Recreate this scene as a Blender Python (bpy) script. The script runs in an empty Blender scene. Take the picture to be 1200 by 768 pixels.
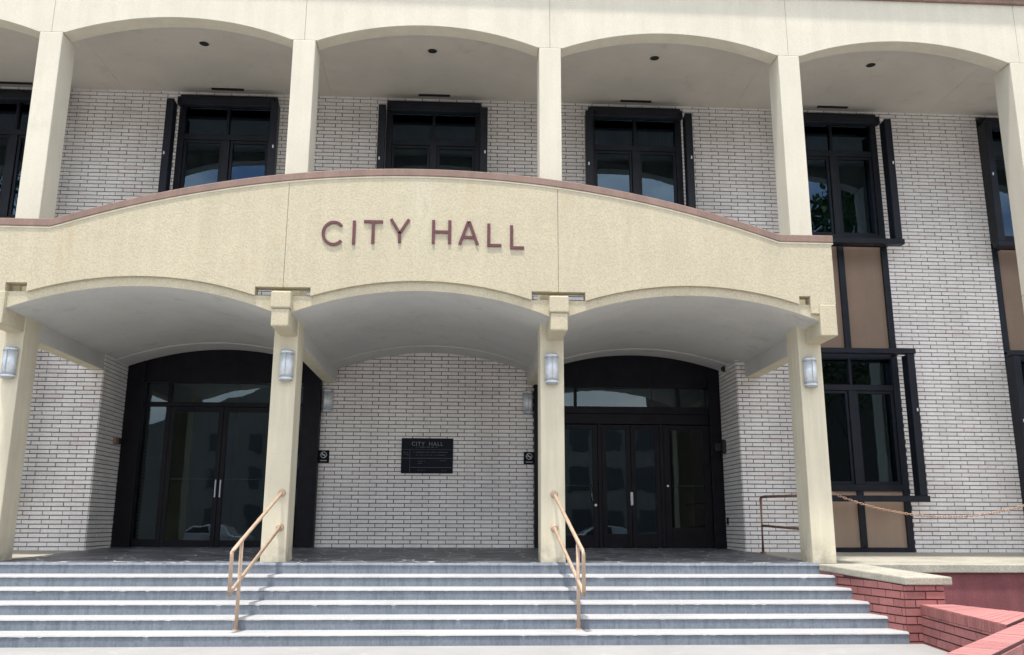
import bpy, bmesh, math, random
from mathutils import Vector, Matrix
random.seed(7)
S = bpy.context.scene
C = bpy.context.scene.collection
PI = math.pi
R = math.radians

# ------------------------------------------------------------------ camera, sky, sun, exposure
cam = bpy.data.cameras.new('camera')
cam.sensor_width = 36; cam.sensor_fit = 'HORIZONTAL'
cam.lens = 1022.99 / 1200 * 36
cam.clip_end = 2000
co = bpy.data.objects.new('camera', cam); C.objects.link(co)
yaw, pitch, roll = 0.0542, 0.2205, 0.0036
fw = Vector((math.sin(yaw)*math.cos(pitch), math.cos(yaw)*math.cos(pitch), math.sin(pitch)))
rt = fw.cross(Vector((0, 0, 1))).normalized(); up = rt.cross(fw)
r2 = rt*math.cos(roll) + up*math.sin(roll); u2 = -rt*math.sin(roll) + up*math.cos(roll)
co.matrix_world = Matrix(((r2.x, u2.x, -fw.x, 0), (r2.y, u2.y, -fw.y, 0), (r2.z, u2.z, -fw.z, 1.5572), (0, 0, 0, 1)))
S.camera = co

SUN = Vector((-0.10, -0.21, 1.0)).normalized()      # direction towards the sun
elev = math.asin(SUN.z); azim = math.atan2(SUN.x, SUN.y)
W = bpy.data.worlds.new('World'); S.world = W; W.use_nodes = True
nt = W.node_tree; nt.nodes.clear()
wo = nt.nodes.new('ShaderNodeOutputWorld'); bg = nt.nodes.new('ShaderNodeBackground')
sky = nt.nodes.new('ShaderNodeTexSky'); sky.sky_type = 'NISHITA'; sky.sun_disc = False
sky.sun_elevation = elev; sky.sun_rotation = azim; sky.dust_density = 1.5; sky.air_density = 1.0
tc = nt.nodes.new('ShaderNodeTexCoord')
mp = nt.nodes.new('ShaderNodeMapping'); mp.inputs['Scale'].default_value = (1, 1, 2.2)
cn = nt.nodes.new('ShaderNodeTexNoise'); cn.inputs['Scale'].default_value = 3.2; cn.inputs['Detail'].default_value = 9; cn.inputs['Roughness'].default_value = .55
cr = nt.nodes.new('ShaderNodeValToRGB'); cr.color_ramp.elements[0].position = .40; cr.color_ramp.elements[1].position = .60
mx = nt.nodes.new('ShaderNodeMix'); mx.data_type = 'RGBA'
mx.inputs[7].default_value = (9.5, 9.4, 9.3, 1)
L = nt.links.new
L(tc.outputs['Generated'], mp.inputs[0]); L(mp.outputs[0], cn.inputs['Vector']); L(cn.outputs[0], cr.inputs[0])
L(cr.outputs[0], mx.inputs[0]); L(sky.outputs[0], mx.inputs[6]); L(mx.outputs[2], bg.inputs[0]); L(bg.outputs[0], wo.inputs[0])
bg.inputs[1].default_value = 0.15

sl = bpy.data.lights.new('sun', 'SUN'); sl.energy = 3.0; sl.angle = R(3.0); sl.color = (1, .965, .90)
so = bpy.data.objects.new('sun', sl); C.objects.link(so); so.rotation_euler = SUN.to_track_quat('Z', 'Y').to_euler()
S.view_settings.view_transform = 'Standard'; S.view_settings.look = 'None'
S.view_settings.exposure = 0.80; S.view_settings.gamma = 1

# ------------------------------------------------------------------ materials
def mat(name):
    m = bpy.data.materials.new(name); m.use_nodes = True
    b = m.node_tree.nodes['Principled BSDF']; return m, m.node_tree, b
def node(t, k, **kw):
    n = t.nodes.new(k)
    for a, v in kw.items(): setattr(n, a, v)
    return n
def ramp(t, src, stops):
    r = node(t, 'ShaderNodeValToRGB'); e = r.color_ramp.elements
    while len(e) < len(stops): e.new(.5)
    for i, (p, c) in enumerate(stops): e[i].position = p; e[i].color = (*c, 1)
    t.links.new(src, r.inputs[0]); return r.outputs[0]
def noise(t, scale, detail=6, rough=.55, stretch=None, seed=0):
    c = node(t, 'ShaderNodeTexCoord'); m = node(t, 'ShaderNodeMapping'); m.inputs['Location'].default_value = (seed, seed*.7, seed*1.3)
    if stretch: m.inputs['Scale'].default_value = stretch
    n = node(t, 'ShaderNodeTexNoise'); n.inputs['Scale'].default_value = scale; n.inputs['Detail'].default_value = detail; n.inputs['Roughness'].default_value = rough
    t.links.new(c.outputs['Object'], m.inputs[0]); t.links.new(m.outputs[0], n.inputs['Vector']); return n.outputs[0]
def mix(t, a, b, f, mode='MIX'):
    m = node(t, 'ShaderNodeMix', data_type='RGBA', blend_type=mode)
    for i, v in ((0, f), (6, a), (7, b)):
        if hasattr(v, 'links') or isinstance(v, bpy.types.NodeSocket): t.links.new(v, m.inputs[i])
        elif i == 0: m.inputs[i].default_value = v
        else: m.inputs[i].default_value = (*v, 1)
    return m.outputs[2]
def bump(t, b, src, strength=.3, dist=.01):
    n = node(t, 'ShaderNodeBump'); n.inputs['Strength'].default_value = strength; n.inputs['Distance'].default_value = dist
    t.links.new(src, n.inputs['Height']); t.links.new(n.outputs[0], b.inputs['Normal'])
def g(v): return (v, v, v)
def mul(c, k): return tuple(x*k for x in c)

def weathered(name, col, var=.12, fine=0, rough=.85, streak=.12, bstr=.25, bscale=90, stain=None, stain_amt=.35, spots=()):
    m, t, b = mat(name)
    c = ramp(t, noise(t, 1.3, 7, .6), [(.25, mul(col, 1-var)), (.75, mul(col, 1+var*.4))])
    s = ramp(t, noise(t, 3.0, 5, .6, (1.6, 1.6, .12), 4), [(.42, g(1-streak)), (.62, g(1))])
    c = mix(t, c, s, 1.0, 'MULTIPLY')
    if fine:
        f = ramp(t, noise(t, bscale, 2, .7), [(.3, g(1-fine)), (.62, g(1+fine*.35))])
        c = mix(t, c, f, 1.0, 'MULTIPLY')
    if stain:
        k = ramp(t, noise(t, 2.3, 6, .65, (1, 1, .5), 11), [(.58, g(0)), (.72, g(stain_amt))])
        c = mix(t, c, stain, k)
    for (axis, pos, wid, z0, z1, colr, amt) in spots:
        # a stain of its own shape: centred at pos along x (or anywhere), between two heights, broken up by noise
        tcn = node(t, 'ShaderNodeTexCoord'); sp = node(t, 'ShaderNodeSeparateXYZ'); t.links.new(tcn.outputs['Object'], sp.inputs[0])
        mz = node(t, 'ShaderNodeMapRange'); mz.interpolation_type = 'SMOOTHSTEP'
        mz.inputs[1].default_value = z0; mz.inputs[2].default_value = z1; t.links.new(sp.outputs[2], mz.inputs[0]); f = mz.outputs[0]
        if axis == 'x':
            a1 = node(t, 'ShaderNodeMath', operation='SUBTRACT'); a1.inputs[1].default_value = pos; t.links.new(sp.outputs[0], a1.inputs[0])
            a2 = node(t, 'ShaderNodeMath', operation='ABSOLUTE'); t.links.new(a1.outputs[0], a2.inputs[0])
            mx_ = node(t, 'ShaderNodeMapRange'); mx_.interpolation_type = 'SMOOTHSTEP'
            mx_.inputs[1].default_value = wid; mx_.inputs[2].default_value = 0; t.links.new(a2.outputs[0], mx_.inputs[0])
            mm_ = node(t, 'ShaderNodeMath', operation='MULTIPLY'); t.links.new(f, mm_.inputs[0]); t.links.new(mx_.outputs[0], mm_.inputs[1]); f = mm_.outputs[0]
        nn_ = ramp(t, noise(t, 5.0, 6, .65, (2.5, 2.5, .5) if axis == 'x' else (1, 1, 1), pos + 20), [(.38, g(0)), (.62, g(amt))])
        mq = node(t, 'ShaderNodeMath', operation='MULTIPLY'); t.links.new(f, mq.inputs[0]); t.links.new(nn_, mq.inputs[1])
        c = mix(t, c, colr, mq.outputs[0])
    t.links.new(c, b.inputs['Base Color']); b.inputs['Roughness'].default_value = rough
    bump(t, b, noise(t, bscale, 3, .6), bstr, .006)
    return m
M = {}
M['stucco'] = weathered('pier_stucco', (.70, .64, .485), .10, .06, .85, .12, .45, 60, (.52, .44, .33), .35, [('z', 0, 0, 1.42, .97, (.34, .30, .24), .75)])
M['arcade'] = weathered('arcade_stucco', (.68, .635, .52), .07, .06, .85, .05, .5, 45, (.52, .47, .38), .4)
M['pebble'] = weathered('pebbledash', (.56, .50, .36), .07, .16, .95, .05, .8, 42, (.50, .40, .25), .3, [('x', -6.2, .22, 4.9, 5.9, (.46, .33, .19), .5), ('x', -.75, .35, 5.2, 6.9, (.64, .60, .49), .4), ('x', 2.6, .3, 5.6, 6.7, (.42, .37, .28), .5), ('x', -3.9, .3, 5.4, 6.8, (.44, .38, .28), .4), ('x', 5.0, .4, 5.0, 6.1, (.44, .38, .28), .5)])
M['cap'] = weathered('brown_stone_cap', (.29, .19, .15), .2, .15, .7, .15, .3, 50)
M['capedge'] = weathered('cream_trim', (.75, .69, .52), .06, 0, .8, .1)
M['ceiling'] = weathered('painted_ceiling', (.57, .535, .48), .10, .04, .9, 0, .15, 70, (.40, .34, .27), .4)
M['vault'] = weathered('painted_vault', (.58, .58, .555), .10, .04, .85, 0, .4, 14, (.38, .36, .31), .45)
M['concrete'] = weathered('old_concrete', (.43, .405, .335), .28, .25, .9, .1, .7, 38, (.22, .20, .16), .7)
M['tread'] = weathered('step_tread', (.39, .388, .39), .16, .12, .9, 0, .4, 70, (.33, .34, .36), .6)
M['pave'] = weathered('pavement', (.31, .305, .30), .14, .12, .9, 0, .3, 60, (.42, .40, .38), .5)
M['redstucco'] = weathered('red_painted_stucco', (.25, .082, .088), .25, .22, .9, .15, .6, 60, (.22, .07, .07), .5)

def m_riser():
    m, t, b = mat('step_riser')
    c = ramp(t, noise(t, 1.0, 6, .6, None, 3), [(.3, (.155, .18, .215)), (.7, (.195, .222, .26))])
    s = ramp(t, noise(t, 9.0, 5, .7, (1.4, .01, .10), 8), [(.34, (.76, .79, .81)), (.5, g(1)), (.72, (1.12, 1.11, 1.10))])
    c = mix(t, c, s, 1.0, 'MULTIPLY')
    d = ramp(t, noise(t, 40, 3, .6, (1, 1, .5), 5), [(.3, g(.82)), (.6, g(1.05))])
    c = mix(t, c, d, 1.0, 'MULTIPLY')
    t.links.new(c, b.inputs['Base Color']); b.inputs['Roughness'].default_value = .8
    bump(t, b, noise(t, 50, 4, .6), .3, .005); return m
M['riser'] = m_riser()

def m_brick(name, lo, hi, tint, grime=.15):
    m, t, b = mat(name)
    gi = node(t, 'ShaderNodeNewGeometry')
    c = ramp(t, gi.outputs['Random Per Island'], [(0, lo), (.55, hi), (.9, hi), (1, tint)])
    f = ramp(t, noise(t, 26, 4, .65), [(.3, g(.86)), (.65, g(1.03))])
    c = mix(t, c, f, 1.0, 'MULTIPLY')
    k = ramp(t, noise(t, .9, 7, .65, (1, 1, .6), 9), [(.35, g(1-grime)), (.62, g(1))])
    c = mix(t, c, k, 1.0, 'MULTIPLY')
    t.links.new(c, b.inputs['Base Color']); b.inputs['Roughness'].default_value = .75
    bump(t, b, noise(t, 80, 3, .6), .35, .004); return m
M['brick'] = m_brick('white_roman_brick', (.80, .765, .735), (.885, .85, .825), (.81, .73, .70))
M['mortar'] = weathered('raked_mortar', (.185, .15, .125), .2, .2, .95, 0, .5, 60)
M['redbrick'] = m_brick('red_painted_brick', (.31, .115, .11), (.39, .15, .142), (.27, .09, .09), .35)
M['coping'] = m_brick('pink_painted_coping', (.40, .16, .155), (.46, .19, .18), (.36, .14, .13), .25)
M['redmortar'] = weathered('red_mortar', (.09, .03, .03), .2, .2, .95, 0, .5, 60)

def m_simple(name, col, rough=.5, metal=0, var=.1, scale=6, b_=0, spec=.5):
    m, t, b = mat(name)
    c = ramp(t, noise(t, scale, 5, .6), [(.3, mul(col, 1-var)), (.7, mul(col, 1+var))])
    t.links.new(c, b.inputs['Base Color']); b.inputs['Roughness'].default_value = rough; b.inputs['Metallic'].default_value = metal
    b.inputs['Specular IOR Level'].default_value = spec
    if b_: bump(t, b, noise(t, scale*10, 3), b_, .004)
    return m
M['dark'] = m_simple('dark_bronze_metal', (.013, .0155, .022), .38, 0, .25, 4, spec=.22)
M['doorframe'] = m_simple('door_bronze', (.011, .0105, .014), .35, 0, .25, 4, spec=.12)
M['black'] = m_simple('black_paint', (.012, .012, .014), .6, 0, .2)
M['basepanel'] = weathered('brown_panel_lit', (.36, .26, .19), .1, .08, .8, .06, .3, 80)  # same brown panel, lightened: light at ground level put into the colour
M['spandrel'] = weathered('brown_panel', (.25, .175, .128), .12, .10, .8, .06, .3, 80)
M['steel'] = m_simple('brushed_aluminium', (.70, .745, .78), .5, .45, .08, 14)
M['steelrim'] = m_simple('aluminium_rim', (.42, .45, .48), .5, .6, .1, 14)
M['railpaint'] = m_simple('tan_pipe_paint', (.46, .335, .24), .45, 0, .15, 9)
M['rust'] = m_simple('rusty_pipe', (.23, .12, .085), .75, .1, .5, 14, .5)
M['chain'] = m_simple('rusty_chain', (.42, .27, .19), .7, .3, .3, 30)
M['letter'] = m_simple('maroon_letters', (.115, .036, .042), .5, 0, .2, 8)
M['plaque'] = m_simple('plaque_black', (.003, .004, .010), .3, 0, .2, spec=.12)
M['print'] = m_simple('plaque_print', (.16, .17, .20), .6, 0, .05)
M['printdim'] = m_simple('plaque_print_dim', (.05, .06, .075), .6, 0, .05)
M['signwhite'] = m_simple('sign_white', (.40, .42, .42), .6, 0, .05)
M['plastic'] = m_simple('grey_plastic', (.30, .29, .28), .5, 0, .1)
M['farwindow'] = m_simple('far_window', (.09, .10, .12), .3, 0, .2)
M['curtain'] = m_simple('grey_curtain', (.16, .16, .17), .95, 0, .25, 9)
M['room'] = m_simple('dim_interior', (.05, .048, .045), .9, 0, .2)
M['chrome'] = m_simple('worn_chrome', (.55, .56, .56), .25, 1, .1)

def m_glass(name, tint, refl=(1, 1, 1), ior=1.55):
    m = bpy.data.materials.new(name); m.use_nodes = True; t = m.node_tree; t.nodes.clear()
    o = node(t, 'ShaderNodeOutputMaterial'); tr = node(t, 'ShaderNodeBsdfTransparent'); gl = node(t, 'ShaderNodeBsdfGlossy')
    fr = node(t, 'ShaderNodeFresnel'); fr.inputs[0].default_value = ior; mxs = node(t, 'ShaderNodeMixShader')
    tr.inputs[0].default_value = (*tint, 1); gl.inputs[0].default_value = (*refl, 1); gl.inputs[1].default_value = .004
    bn = node(t, 'ShaderNodeBump'); bn.inputs['Strength'].default_value = .10; bn.inputs['Distance'].default_value = .02
    t.links.new(noise(t, 1.6, 2, .4), bn.inputs['Height']); t.links.new(bn.outputs[0], gl.inputs['Normal'])
    t.links.new(fr.outputs[0], mxs.inputs[0]); t.links.new(tr.outputs[0], mxs.inputs[1]); t.links.new(gl.outputs[0], mxs.inputs[2])
    t.links.new(mxs.outputs[0], o.inputs[0]); return m
M['glass'] = m_glass('tinted_glass', (.20, .24, .28), (.50, .74, 1.0), 1.8)
M['doorglass'] = m_glass('door_glass', (.38, .44, .45), (.75, .92, 1.0), 1.66)

def m_slate():
    m, t, b = mat('slate_flagstones')
    c = node(t, 'ShaderNodeTexCoord'); mp_ = node(t, 'ShaderNodeMapping'); mp_.inputs['Rotation'].default_value = (0, 0, .0)
    nz = node(t, 'ShaderNodeTexNoise'); nz.inputs['Scale'].default_value = 1.7
    ad = node(t, 'ShaderNodeVectorMath', operation='MULTIPLY_ADD'); ad.inputs[1].default_value = (.35, .35, 0)
    t.links.new(c.outputs['Object'], mp_.inputs[0]); t.links.new(mp_.outputs[0], nz.inputs['Vector'])
    t.links.new(nz.outputs['Color'], ad.inputs[0]); t.links.new(mp_.outputs[0], ad.inputs[2])
    v1 = node(t, 'ShaderNodeTexVoronoi', feature='DISTANCE_TO_EDGE', distance='EUCLIDEAN'); v1.inputs['Scale'].default_value = 2.3
    v2 = node(t, 'ShaderNodeTexVoronoi', feature='F1', distance='EUCLIDEAN'); v2.inputs['Scale'].default_value = 2.3
    v1.distance = 'EUCLIDEAN'; v2.distance = 'EUCLIDEAN'
    t.links.new(ad.outputs[0], v1.inputs['Vector']); t.links.new(ad.outputs[0], v2.inputs['Vector'])
    sx = node(t, 'ShaderNodeSeparateColor'); t.links.new(v2.outputs['Color'], sx.inputs[0])
    stone = ramp(t, sx.outputs[0], [(0, (.045, .046, .055)), (.6, (.085, .088, .10)), (1, (.14, .14, .15))])
    stone = mix(t, stone, ramp(t, noise(t, 9, 6, .6), [(.3, g(.7)), (.7, g(1.2))]), 1.0, 'MULTIPLY')
    j = ramp(t, v1.outputs['Distance'], [(.012, g(1)), (.03, g(0))])
    jn = ramp(t, noise(t, 2.2, 4, .6, None, 6), [(.4, g(.1)), (.6, g(1))])
    jj = mix(t, j, jn, 1.0, 'MULTIPLY')
    t.links.new(mix(t, stone, (.55, .55, .53), jj), b.inputs['Base Color'])
    b.inputs['Roughness'].default_value = .5
    bump(t, b, v1.outputs['Distance'], .3, .01); return m
M['slate'] = m_slate()

def m_leaf():
    m, t, b = mat('leaves')
    gi = node(t, 'ShaderNodeNewGeometry')
    t.links.new(ramp(t, gi.outputs['Random Per Island'], [(0, (.035, .07, .018)), (.6, (.07, .12, .03)), (1, (.12, .17, .05))]), b.inputs['Base Color'])
    b.inputs['Roughness'].default_value = .6; return m
M['leaf'] = m_leaf()
M['bark'] = m_simple('bark', (.12, .09, .065), .9, 0, .3, 8, .6)
M['asphalt'] = weathered('asphalt', (.055, .055, .058), .2, .3, .9, 0, .6, 50)
M['houseplaster'] = weathered('pale_plaster', (.34, .34, .32), .1, .05)
M['roof'] = m_simple('grey_roof', (.12, .12, .13), .8, 0, .2, 5)
M['carpaint'] = m_simple('silver_car_paint', (.45, .47, .50), .25, .6, .02)
M['carpaint_b'] = m_simple('dark_car_paint', (.03, .05, .08), .2, .2, .02)
M['rubber'] = m_simple('tyre_rubber', (.02, .02, .02), .8)
M['line'] = m_simple('road_paint', (.75, .75, .72), .7)

# ------------------------------------------------------------------ mesh helpers
def link(name, me, parent=None, mats=()):
    for m in mats: me.materials.append(m)
    o = bpy.data.objects.new(name, me); C.objects.link(o)
    if parent: o.parent = parent
    return o
class MB:
    """collects shapes for ONE mesh object"""
    def __init__(s): s.bm = bmesh.new(); s.mi = 0
    def box(s, x0, x1, y0, y1, z0, z1, mi=None):
        v = [s.bm.verts.new((x, y, z)) for x in (x0, x1) for y in (y0, y1) for z in (z0, z1)]
        for f in ((0, 1, 3, 2), (4, 6, 7, 5), (0, 4, 5, 1), (2, 3, 7, 6), (0, 2, 6, 4), (1, 5, 7, 3)):
            fc = s.bm.faces.new([v[i] for i in f]); fc.material_index = s.mi if mi is None else mi
        return v
    def hull8(s, pts, mi=None):      # 8 points ordered like box
        v = [s.bm.verts.new(p) for p in pts]
        for f in ((0, 1, 3, 2), (4, 6, 7, 5), (0, 4, 5, 1), (2, 3, 7, 6), (0, 2, 6, 4), (1, 5, 7, 3)):
            fc = s.bm.faces.new([v[i] for i in f]); fc.material_index = s.mi if mi is None else mi
    def strip(s, top, bot, y0, y1, mi=None, mib=None):
        """solid between two (x,z) polylines of equal length, extruded from y0 to y1"""
        n = len(top); q = []
        for (x, z), (xb, zb) in zip(top, bot):
            q.append([s.bm.verts.new(p) for p in ((x, y0, z), (x, y1, z), (xb, y0, zb), (xb, y1, zb))])
        k = s.mi if mi is None else mi; kb = k if mib is None else mib
        for a, b in zip(q, q[1:]):
            for f, mm in (((a[0], b[0], b[2], a[2]), k), ((a[1], a[3], b[3], b[1]), k), ((a[0], a[1], b[1], b[0]), k), ((a[2], b[2], b[3], a[3]), kb)):
                s.bm.faces.new(f).material_index = mm
        for a in (q[0], q[-1]): s.bm.faces.new((a[0], a[2], a[3], a[1])).material_index = k
    def tube(s, pts, r, n=10, mi=None, cap=True):
        rings = []; pts = [Vector(p) for p in pts]
        for i, p in enumerate(pts):
            a = pts[max(i-1, 0)]; b = pts[min(i+1, len(pts)-1)]; d = (b-a).normalized()
            ref = Vector((0, 0, 1)) if abs(d.z) < .9 else Vector((1, 0, 0))
            u = d.cross(ref).normalized(); w = d.cross(u)
            rr = r[i] if isinstance(r, (list, tuple)) else r
            k = 1.0
            if 0 < i < len(pts)-1:
                c = (p-a).normalized().dot((b-p).normalized()); k = 1/max(.6, math.sqrt((1+c)/2))
            rings.append([s.bm.verts.new(p + (u*math.cos(t) + w*math.sin(t))*rr*(k if False else 1)) for t in [2*PI*j/n for j in range(n)]])
        for a, b in zip(rings, rings[1:]):
            # align to avoid twist
            off = min(range(n), key=lambda o: (a[0].co - b[o].co).length)
            flip = (a[1].co - b[(off+1) % n].co).length > (a[1].co - b[(off-1) % n].co).length
            for j in range(n):
                j2 = (j+1) % n
                bj, bj2 = ((off-j) % n, (off-j-1) % n) if flip else ((off+j) % n, (off+j+1) % n)
                f = s.bm.faces.new((a[j], a[j2], b[bj2], b[bj])); f.smooth = True; f.material_index = s.mi if mi is None else mi
        if cap:
            for q in (rings[0], rings[-1]): s.bm.faces.new(q).material_index = s.mi if mi is None else mi
    def poly(s, pts, mi=None):
        f = s.bm.faces.new([s.bm.verts.new(p) for p in pts]); f.material_index = s.mi if mi is None else mi
    def prism(s, pts, z0, z1, mi=None, mitop=None):
        """pts (x,y) ; z0,z1 numbers or per-point lists"""
        n = len(pts); zb = z0 if isinstance(z0, list) else [z0]*n; zt = z1 if isinstance(z1, list) else [z1]*n
        a = [s.bm.verts.new((x, y, z)) for (x, y), z in zip(pts, zb)]; b = [s.bm.verts.new((x, y, z)) for (x, y), z in zip(pts, zt)]
        k = s.mi if mi is None else mi
        s.bm.faces.new(a[::-1]).material_index = k; s.bm.faces.new(b).material_index = k if mitop is None else mitop
        for i in range(n): s.bm.faces.new((a[i], a[(i+1) % n], b[(i+1) % n], b[i])).material_index = k
    def build(s, name, mats, parent=None, bevel=0, seg=2):
        bmesh.ops.recalc_face_normals(s.bm, faces=s.bm.faces[:])
        me = bpy.data.meshes.new(name); s.bm.to_mesh(me); s.bm.free()
        o = link(name, me, parent, mats if isinstance(mats, (list, tuple)) else [mats])
        if bevel:
            b = o.modifiers.new('bevel', 'BEVEL'); b.width = bevel; b.segments = seg; b.limit_method = 'ANGLE'; b.angle_limit = R(50)
        return o
def tag(o, label=None, cat=None, group=None, kind=None):
    if label: o['label'] = label
    if cat: o['category'] = cat
    if group: o['group'] = group
    if kind: o['kind'] = kind
    return o
def thing(name, loc, label, cat, group=None):
    o = bpy.data.objects.new(name, None); C.objects.link(o); o.location = loc; o.empty_display_size = .3
    return tag(o, label, cat, group)
def adopt(parent, *obs):          # parent while keeping world coordinates
    for o in obs:
        o.parent = parent; o.matrix_parent_inverse = Matrix.Translation(-Vector(parent.location))

# ------------------------------------------------------------------ key dimensions (metres)
ZP, YE = 0.965, 13.77                    # landing height at its front edge, y of that edge
def zl(y): return ZP + .022*(y-YE)       # the landing rises slightly to the wall
COLX = [1.41 + 4.292*k for k in range(-3, 4)]      # pier centre lines
MID = -.735
WALL, RECESS = 17.1, 18.45
BX0, BX1 = -7.0, 5.47                     # recess side walls
WIN = [MID + 4.272*i for i in (-2, -1, 0, 1, 2, 3)]
arc = lambda x, m, h, crown, rise: crown - rise*((x-m)/h)**2*(1 + .03*((x-m)/h)**2)

# ------------------------------------------------------------------ ground
m = MB(); m.box(-60, 60, -9, 13.0, -.3, 0); m.build('pavement', M['pave'], None)
tag(bpy.data.objects['pavement'], 'pale concrete pavement in front of the steps', 'pavement', kind='structure')
m = MB(); m.box(-400, 400, -400, 400, -.6, -.304); tag(m.build('ground', M['asphalt']), kind='structure')
m = MB(); m.box(-60, 60, -24, -9.004, -.302, -.13); tag(m.build('road', M['asphalt']), kind='structure')

# steps
NS = 6; t_ = .36; r_ = .1609
ex = {1: 5.985, 2: 5.91, 3: 5.83, 4: 5.755, 5: 5.67, 6: 5.57}
m = MB()
for k in range(1, 7):
    y0 = YE - t_*(6-k); y1 = YE - t_*(5-k) if k < 6 else YE+.05
    zt = r_*k if k < 6 else ZP; xr = ex[k]
    # riser block, tread slab with small worn nosing
    zb = r_*(k-1)-.004 if k > 1 else -.1
    a = zt-.040
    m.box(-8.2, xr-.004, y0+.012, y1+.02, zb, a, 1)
    ztt = zt - (.004 if k == 6 else 0); ye = y1+.012 if k < 6 else y1; prev = None; x = -8.2; rn = random.Random(40+k)
    while True:
        chip = max(0, rn.gauss(0, .0035)) + (rn.uniform(.008, .02) if rn.random() < .03 else 0)
        q = [m.bm.verts.new(p) for p in ((x, y0+chip*.6, ztt-.034-chip*.5), (x, y0+.009+chip*.6, ztt-.016-chip*.4), (x, y0+.030+chip, ztt), (x, ye, ztt), (x, ye, a))]
        if prev:
            for j in range(5): m.bm.faces.new((prev[j], prev[(j+1) % 5], q[(j+1) % 5], q[j])).material_index = 0 if j in (0, 1, 2, 3) else 1
        else: m.bm.faces.new(q)
        prev = q
        if x >= xr: m.bm.faces.new(q[::-1]); break
        x = min(xr, x+rn.uniform(.03, .07))
    # nosing front face coloured like the riser below it
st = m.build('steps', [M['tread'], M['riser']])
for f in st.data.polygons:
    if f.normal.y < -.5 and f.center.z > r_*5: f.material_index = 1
tag(st, 'six broad concrete steps with pale treads and blue grey risers', 'steps', kind='structure')

# landing: slate in the middle, concrete outside the piers
m = MB()
m.hull8([(-7.0, YE+.047, ZP-.3), (-7.0, YE+.047, ZP), (-7.0, 18.6, .8), (-7.0, 18.6, zl(18.6)), (5.55, YE+.047, ZP-.3), (5.55, YE+.047, ZP), (5.55, 18.6, .8), (5.55, 18.6, zl(18.6))])
ld = m.build('landing', M['slate']); tag(ld, 'dark slate flagstone landing at the top of the steps', 'landing', kind='structure')
m = MB()
for xa, xb in ((-14, -7.004),):
    m.hull8([(xa, YE, .2), (xa, YE, ZP), (xa, WALL+.1, .2), (xa, WALL+.1, zl(WALL+.1)), (xb, YE, .2), (xb, YE, ZP), (xb, WALL+.1, .2), (xb, WALL+.1, zl(WALL+.1))])
zt2 = lambda y: .935 + .028*(y-13.9)
m.hull8([(5.554, 13.9, .815), (5.554, 13.9, .945), (5.554, WALL+.1, .8), (5.554, WALL+.1, zl(WALL+.1)-.005), (15, 13.9, .815), (15, 13.9, .935), (15, WALL+.1, .8), (15, WALL+.1, zt2(WALL+.1))])
tag(m.build('terrace', M['concrete'], None, .012), 'weathered concrete terrace slab beside the building', 'terrace', kind='structure')

# ------------------------------------------------------------------ the building
city = thing('city_hall', (MID, 17, ZP), 'two storey cream and white brick city hall with arched arcade and entrance canopy', 'building')
def part(o): adopt(city, o); return o

BL, BH, MT = .362, .0812, .0175      # brick module
def brick_wall(name, x0, x1, z0, z1, y, holes, axis='x', face=-1, seed=1, thick=.3, keep=None, parent=True):
    """roman brick wall in a plane; axis x: plane at constant y facing -y ; axis y: plane at constant x (x=y arg), coordinate runs along y"""
    rnd = random.Random(seed); m = MB()
    P = 0.016
    def pt(u, d, z):   # d = depth in front of mortar face
        return (u, y - d, z) if axis == 'x' else (y + face*d, u, z)
    # mortar backing in cells
    us = sorted({x0, x1} | {h[i] for h in holes for i in (0, 1) if x0 < h[i] < x1}); zs = sorted({z0, z1} | {h[i] for h in holes for i in (2, 3) if z0 < h[i] < z1})
    for a, b in zip(us, us[1:]):
        for c, d in zip(zs, zs[1:]):
            cu, cz = (a+b)/2, (c+d)/2
            if any(h[0] < cu < h[1] and h[2] < cz < h[3] for h in holes): continue
            pa, pb = pt(a, 0, c), pt(b, -thick, d)
            m.box(min(pa[0], pb[0]), max(pa[0], pb[0]), min(pa[1], pb[1]), max(pa[1], pb[1]), c, d, 0)
    k = 0; z = z0 + .004
    while z < z1 - .02:
        zt = min(z + BH - MT, z1)
        iv = [(x0, x1)]
        for h in holes:
            if h[2] < (z+zt)/2 < h[3]:
                iv = [q for a, b in iv for q in ((a, min(b, h[0])), (max(a, h[1]), b)) if q[1]-q[0] > .03]
        off = (k % 2)*BL*.385 + rnd.uniform(-.007, .007) + seed*.05 - k*.0004
        n0 = math.floor((x0-off)/BL)-1
        for a, b in iv:
            i = n0
            while off + i*BL < b:
                ua = max(a, off+i*BL+rnd.uniform(-.004, .004)); ub = min(b, off+(i+1)*BL-.016); i += 1
                if ub-ua < .02: continue
                dd = P + rnd.uniform(-.003, .003); zz = rnd.uniform(-.0015, .0015)
                f = [pt(ua, dd, z+zz), pt(ub, dd, z+zz), pt(ub, dd, zt+zz), pt(ua, dd, zt+zz)]
                bk = [pt(ua, -.001, z+zz), pt(ub, -.001, z+zz), pt(ub, -.001, zt+zz), pt(ua, -.001, zt+zz)]
                v = [m.bm.verts.new(p) for p in f+bk]
                for q in ((0, 1, 2, 3), (0, 4, 5, 1), (1, 5, 6, 2), (2, 6, 7, 3), (3, 7, 4, 0)):
                    m.bm.faces.new([v[j] for j in q]).material_index = 1
        z += BH; k += 1
    return m.build(name, [M['mortar'], M['brick']])

WH = 1.0       # half width of a window module opening
holes = []
for i, xc in enumerate(WIN):
    holes.append((xc-WH, xc+WH, 7.25, 10.24))
    if i in (0, 4, 5):
        holes.append((xc-WH, xc+WH, zl(WALL)-.02, 7.25))
# doorway recess opening
holes.append((BX0, BX1, .9, 5.5))
part(brick_wall('brick_wall', -15, 17, zl(WALL)-.012, 10.335, WALL, holes, seed=3))
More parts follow.
